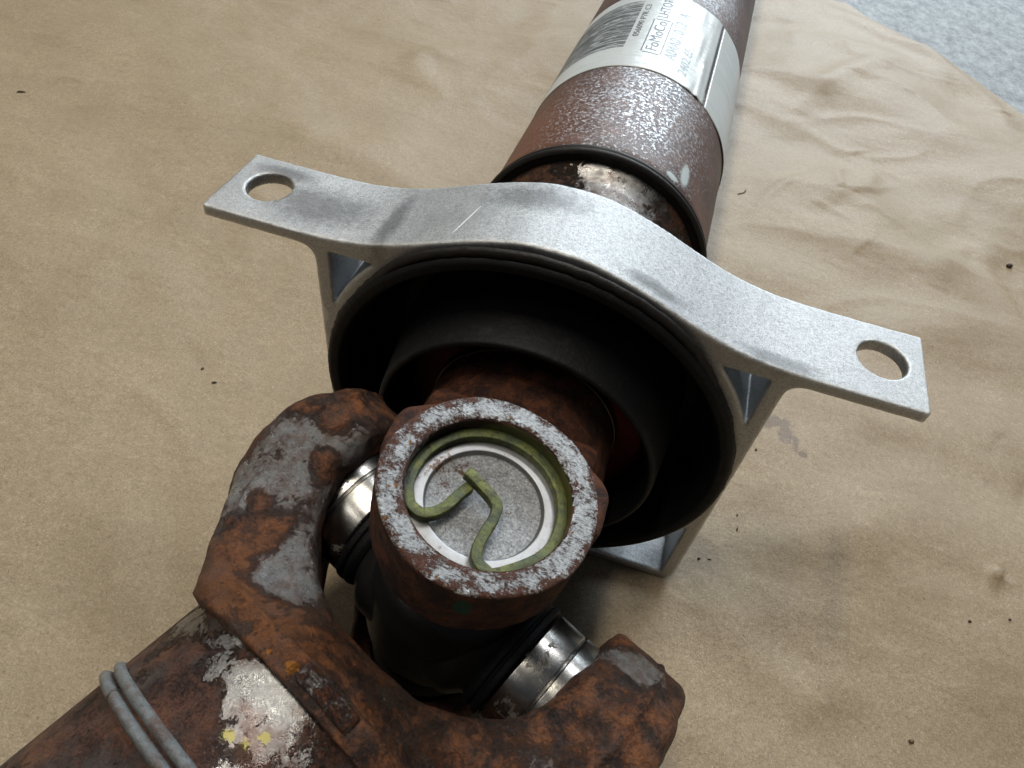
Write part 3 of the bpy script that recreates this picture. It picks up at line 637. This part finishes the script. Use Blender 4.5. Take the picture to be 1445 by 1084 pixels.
# the view ray of a photo pixel met with a plane of the rear yoke frame, used once to place the two tails (values in mm below)
SNAP_TAILS = [[[-15.97, -7.45], [-14.25, -8.98], [-12.05, -9.43], [-9.9, -8.26], [-8.09, -6.14], [-6.85, -3.45], [-5.77, -0.79], [-4.69, 1.43]], [[8.0, -16.2], [4.9, -16.3], [2.6, -14.6], [2.11, -11.53], [2.4, -8.32], [3.04, -4.86], [3.0, -1.63], [1.6, 0.1], [-0.47, 1.31], [-3.5, 2.82], [-6.41, 3.93]]]
def snap_ring():
    z = 54.4
    A = [(p[0], p[1], z) for p in SNAP_TAILS[0]]; B = [(p[0], p[1], z + 0.15 + 1.5 * (i / (len(SNAP_TAILS[1]) - 1)) ** 2) for i, p in enumerate(SNAP_TAILS[1])]
    a0 = math.atan2(A[0][1], A[0][0]); a1 = math.atan2(B[0][1], B[0][0])
    while a0 < a1: a0 += 2 * math.pi
    arc = []; R = 18.0
    n = 60
    a_hi = a0; a_lo = a1
    # ring goes clockwise from the left tail over the far side to the near tail
    for i in range(1, n):
        a = a_hi - (a_hi - a_lo) * i / n; arc.append((R * math.cos(a), R * math.sin(a), z))
    pts = A[::-1] + arc[3:-3:6] + B
    return ribbon('snap_ring', catmull(pts, 8), 2.55, 2.5, F_REAR, M['snap'])
snap_ring()

# ------------------------------------------------------------------ cross (spider)
cr = lathe_obj('cross', [(-34, 0.01), (-34, 14), (-24, 15), (-20, 20.5), (-12, 22.5), (12, 22.5), (20, 20.5), (24, 15), (34, 14), (34, 0.01)], F_REAR, M['black'], 'z', n=72, closed=False, r=2)
lathe_obj('cross_arm', [(-30, 0.01), (-30, 14), (-22, 15.5), (-17, 20.5), (17, 20.5), (22, 15.5), (30, 14), (30, 0.01)], F_FRONT, M['black'], 'x', n=72, closed=False, r=2, parent=root)
for sg in (1, -1):
    F = F_FRONT if sg > 0 else F_FRONT @ Matrix.Rotation(math.pi, 4, 'Z')
    lathe_obj('bearing_cup', [(27.8, 8), (27.8, 16.6), (28.4, 17.3), (36.6, 17.3), (36.9, 16.9), (37.2, 16.9), (37.5, 17.5), (52, 17.5), (52, 8)], F, M['cap'], 'x', n=96, r=0.25)
    lathe_obj('cup_seal', [(21.5, 10), (21.5, 16.4), (23.0, 17.6), (24.3, 17.8), (24.6, 17.0), (25.2, 17.0), (25.5, 17.9), (27.4, 17.9), (27.6, 10)], F, M['rubber'], 'x', n=96)

# ------------------------------------------------------------------ front yoke (local mm: x along bores, y towards front tube, z DOWN)
def yoke_front_f(x, y, z):
    ax = np.abs(x); az = np.abs(z); rad = np.hypot(y, z)
    # ears: round lugs, outer rim broadly chamfered
    R_ = np.where(x > 0, 25.2, 28.0); ear = smax(rad - R_, ax - np.where(x > 0, 66.5, 64.5), np.where(x > 0, 5.0, 9.0)); ear = smax(ear, 40.4 - ax, 5.0)
    # arms sweep from the ears down to the round base
    xo = np.where(x > 0, 67.0, 65.5) - 0.0125 * np.maximum(y - 2, 0) ** 2
    half = np.where(x > 0, 22.6, 25.0) + 0.006 * np.maximum(y - 10, 0) ** 2
    arm = smax((ax - xo) * 0.9, az - half, 11.0); arm = smax(arm, np.maximum(-y - 6, y - 49), 3.0)
    base = np.maximum(np.hypot(x, z) - (27 + np.clip(y - 28, 0, 16) * 1.1), np.maximum(24 - y, y - 48.5))
    d = smin(ear, arm, 7.0); d = smin(d, base, 7)
    thr = (np.sqrt((x / 40.3) ** 2 + (np.maximum(y, 0) / 31.5) ** 2) - 1) * 33
    thr = np.where(y < 0, ax - 40.3, thr)
    d = smax(d, -thr, 6.0)
    r = np.hypot(x, z)
    collar = np.maximum(r - 45.6, np.maximum(42.5 - y, y - 49)); d = smin(d, collar, 2.0)
    d = smax(d, np.minimum(17.6 - rad, ax - 30), 0.8)               # bores
    seam = np.exp(-((ax - 57.0 + 0.0105 * np.maximum(y - 2, 0) ** 2) / 0.8) ** 2) * 0.8 * (z < 0) * np.clip((34 - y) / 6, 0, 1)
    lump = 0.26 * np.sin(x * 0.19 + 1) * np.sin(y * 0.23 + z * 0.11) + 0.2 * np.sin(x * 0.5) * np.sin(z * 0.45 + y * 0.4) + 0.10 * np.sin(x * 1.1 + 2) * np.sin(z * 0.9) * np.sin(y * 1.2)
    return d - seam + lump
me, P, Q = sdf_mesh('front_yoke', yoke_front_f, (-69, -32, -52), (69, 53, 52), 0.85, F_FRONT)
M['front_yoke'] = rusty('front_yoke_rust', bare_t=0.60, patch_scale=48, off=(0.3, 0.1, 0), light=(0.32, 0.118, 0.040), mid=(0.145, 0.054, 0.024), dark=(0.036, 0.016, 0.010), metal=0.8, scale_grey=0.35, rust_rough=(0.38, 0.75), bare=(0.29, 0.29, 0.285), bare_rough=0.42, stains=[((-0.0402, -0.1048, 0.0357), .02, (1, 1, 1), (0.24, 0.085, 0.023))], edge=0.065,
    patches=[((-0.0523, -0.0635, 0.0327), 0.013, (1, 1, 1), 1), ((-0.0522, -0.0712, 0.0319), 0.012, (1, 1, 1), 0.8), ((-0.0494, -0.0552, 0.0332), 0.007, (1, 1, 1), 0.6), ((-0.0396, -0.0745, 0.0305), 0.012, (1, 1, 1), 0.9), ((-0.0572, -0.0754, 0.0249), 0.01, (1, 1, 1), 0.9), ((-0.0369, -0.051, 0.0325), 0.007, (1, 1, 1), 0.9), ((-0.0348, -0.086, 0.028), 0.011, (1, 1, 1), 0.8), ((-0.0346, -0.0953, 0.0271), 0.008, (1, 1, 1), 0.6), ((-0.0404, -0.0948, 0.0276), 0.006, (1, 1, 1), 0.6), ((0.0551, -0.0763, 0.015), 0.006, (1.8, 1, 1), 1), ((0.0278, -0.1046, 0.0207), 0.006, (1.8, 1, 1), 0.8), ((0.047, -0.0836, 0.02), 0.008, (1, 1, 1), 0.6), ((0.0587, -0.0903, 0.0033), 0.007, (1, 1, 1), 0.7), ((-0.0222, -0.1009, 0.0295), 0.006, (1, 1, 1), 0.5), ((-0.0479, -0.0794, 0.0298), 0.008, (1, 1, 1), -1.6), ((-0.053, -0.0719, 0.0309), 0.0045, (1, 1, 1), -1.2), ((-0.0423, -0.0592, 0.0322), 0.005, (1, 1, 1), -1.5), ((-0.0416, -0.0667, 0.0314), 0.003, (1, 1, 1), -0.8)], no_rust=(), paint=[((-0.0207, -0.1128, 0.0433), 0.0014, (1, 1, 1), 4, (0.5, 0.19, 0.02)), ((-0.0267, -0.1114, 0.044), 0.0008, (1, 1, 1), 4, (0.45, 0.16, 0.02))], depth=0.0007)
link('front_yoke', me, M['front_yoke'])

# ------------------------------------------------------------------ front tube, beads, balance weight
M['front_tube'] = rusty('front_tube_rust', bare_t=0.60, patch_scale=60, off=(0.7, 0, 0.2), dark=(0.042, 0.018, 0.014), mid=(0.125, 0.055, 0.038), light=(0.24, 0.105, 0.058), rust_rough=(0.24, 0.55), scale_grey=0.75, bare=(0.34, 0.34, 0.34), bare_rough=0.27,
    patches=[((-0.0228, -0.1194, 0.0402), 0.008, (1, 1, 1), 0.9), ((-0.0213, -0.1153, 0.0405), 0.006, (1, 1, 1), 1), ((-0.0229, -0.1282, 0.0396), 0.008, (1, 1, 1), 0.55), ((-0.0368, -0.1137, 0.038), 0.006, (1, 1, 1), 0.7), ((-0.0521, -0.1073, 0.0276), 0.009, (1, 1, 1), 0.75), ((-0.0145, -0.1245, 0.0387), 0.006, (1, 1, 1), 0.6), ((-0.029, -0.1178, 0.0399), 0.005, (1, 1, 1), 0.5), ((-0.0154, -0.1181, 0.0398), 0.004, (1, 1, 1), 0.5), ((-0.02, -0.1212, 0.04), 0.0035, (1, 1, 1), -0.8), ((-0.0245, -0.1241, 0.04), 0.003, (1, 1, 1), -0.5)], paint=[((-0.0269, -0.1272, 0.0398), 0.0014, (1, 1, 1), 8, (0.5, 0.43, 0.13)), ((-0.0231, -0.1279, 0.0396), 0.001, (1, 1, 1), 8, (0.5, 0.43, 0.13)), ((-0.0201, -0.1252, 0.0396), 0.001, (1, 1, 1), 8, (0.5, 0.43, 0.13))], fine=1300, metal=0.95, mottle=90, smooth_bare=0.88, paint_on_bare=True, edge=0.03)
F = F_FRONT
lathe_obj('front_tube', [(48.3, 39), (48.3, 41.6), (49.6, 42.5)] + [(50.5 + 1.5 * k, 42.5) for k in range(60)] + [(500, 42.4), (500, 39)], F, M['front_tube'], 'y', n=192, r=0.8)
mb = rusty('bead_steel', bare_t=0.33, patch_scale=50, off=(2, 2, 2), bare=(0.22, 0.235, 0.24), bare_rough=0.45, metal=0.5, edge=0.05)
for y0, h_, mt in ((70.8, 1.7, mb), (74.0, 2.3, mb)):
    prof = [(y0 - 1.7, 41.5)] + [(y0 - 1.35 * math.cos(math.pi * k / 8), 42.3 + h_ * math.sin(math.pi * k / 8)) for k in range(9)] + [(y0 + 1.7, 41.5)]
    lathe_obj('tube_bead', prof, F, mt, 'y', n=192, r=0)
PHI = (-0.054, 0.272)
def weight():
    a0, a1 = PHI; vs, fs = [], []; n, k = 30, 12
    for i in range(n + 1):
        for j in range(k + 1):
            u, v_ = i / n, j / k; an = a0 + (a1 - a0) * u; y = 43.6 + 3.4 * v_
            e = min(1, min(u, 1 - u) * 14, min(v_, 1 - v_) * 7); hgt = 0.75 * e ** 0.5 + 0.6 * mnoise.noise(Vector((u * 9, v_ * 5, 1))) * e
            r = 45.4 - (0 if y > 43 else (43 - y) * 0.9) + hgt
            vs.append(F_FRONT @ (Vector((r * math.sin(an), y, -r * math.cos(an))) * 0.001))
    for i in range(n):
        for j in range(k): b = i * (k + 1) + j; fs.append((b, b + 1, b + k + 2, b + k + 1))
    me = mesh_pd('balance_weight', vs, fs)
    o = link('balance_weight', me, rusty('weight_metal', bare_t=0.50, patch_scale=160, off=(4, 0, 2), edge=0.05, bare=(0.34, 0.34, 0.34), bare_rough=0.4, depth=0.0008))
    md = o.modifiers.new('thickness', 'SOLIDIFY'); md.thickness = 0.0012; md.offset = 0
weight()

# ------------------------------------------------------------------ crumbs on the paper
dg = bpy.context.evaluated_depsgraph_get()
def ground(x, y):
    ok, loc, nor, idx = PAPER.ray_cast(Vector((x, y, 0.3)), Vector((0, 0, -1))); return loc.z if ok else GZ
m_dark = metal('flake_dark', (0.05, 0.035, 0.025), 0.6, mtl=0.2); m_br = metal('flake_brown', (0.12, 0.06, 0.03), 0.7, mtl=0.0)
def flake(x, y, L, Wd, rz, mat, label, name='rust_flake', cat='rust flake', group='rust flakes scattered on the paper', curve=0.0, hh=None):
    bm = bmesh.new(); bmesh.ops.create_icosphere(bm, subdivisions=2, radius=1)
    s_ = random.random() * 50; h_ = hh or Wd * 0.6
    for v_ in bm.verts:
        k = 1 + 0.55 * mnoise.noise(v_.co * 1.6 + Vector((s_, 0, 0)))
        c = v_.co * k; v_.co = Vector((c.x * L * 0.34, c.y * Wd * 0.34 + curve * (c.x ** 2), (c.z + 0.6) * h_ / 2))
    me = bpy.data.meshes.new(name); bm.to_mesh(me); bm.free()
    o = link(name, me, mat, None); o.location = (x, y, ground(x, y)); o.rotation_euler = (0, 0, rz)
    tag(o, label, cat, group); return o
flake(-0.4097, 0.2031, 0.0075, 0.0022, 0.5, m_dark, 'thin dark flake on the paper nearest the upper left corner of the picture')
flake(-0.1545, 0.0281, 0.0030, 0.0018, 0.6, m_dark, 'small dark chip on the paper left of the bracket, lower right of a brown chip')
flake(-0.1649, 0.0342, 0.0026, 0.0018, 1.2, m_br, 'small brown chip on the paper left of the bracket, just above a dark chip')
flake(0.2651, 0.3180, 0.0060, 0.0048, 0.3, m_dark, 'largest black crumb on the paper, at the right edge of the picture')
flake(0.0584, 0.3626, 0.0034, 0.0030, 0.2, m_dark, 'dark dot of grit on the paper, touching the right side of the tube label')
flake(0.1031, 0.0815, 0.0022, 0.0016, 1.4, m_br, 'tiny brown crumb on the paper just below the oily stain, beside the bracket')
flake(0.0978, 0.0419, 0.0022, 0.0012, 1.3, m_br, 'tiny dark crumb on the paper, upper of two right of the bracket foot')
flake(0.0982, 0.0340, 0.0028, 0.0012, 1.5, m_br, 'narrow brown crumb on the paper, lower of two right of the bracket foot')
flake(0.0837, 0.0141, 0.0020, 0.0015, 0.5, m_dark, 'dark crumb on the pale ridge of paper, nearest the rounded bracket foot')
flake(0.0880, 0.0150, 0.0026, 0.0010, 0.1, m_br, 'short brown sliver on the pale ridge of paper right of the bracket foot')
flake(0.1943, 0.0227, 0.0020, 0.0016, 0.4, m_dark, 'small dark crumb on bare paper, lower left of the star shaped dent')
flake(0.2110, 0.0293, 0.0018, 0.0014, 0.4, m_dark, 'small dark crumb on bare paper below the star shaped dent in the lower right')
flake(0.1694, -0.0321, 0.0032, 0.0024, 0.4, m_br, 'brown crumb on the paper, lowest at the right of the picture')
flake(0.0797, 0.3120, .016, .0014, 1.0, m_br, 'curved brown splinter lying on the paper right of the tube end', 'splinter', 'splinter', None, .002)
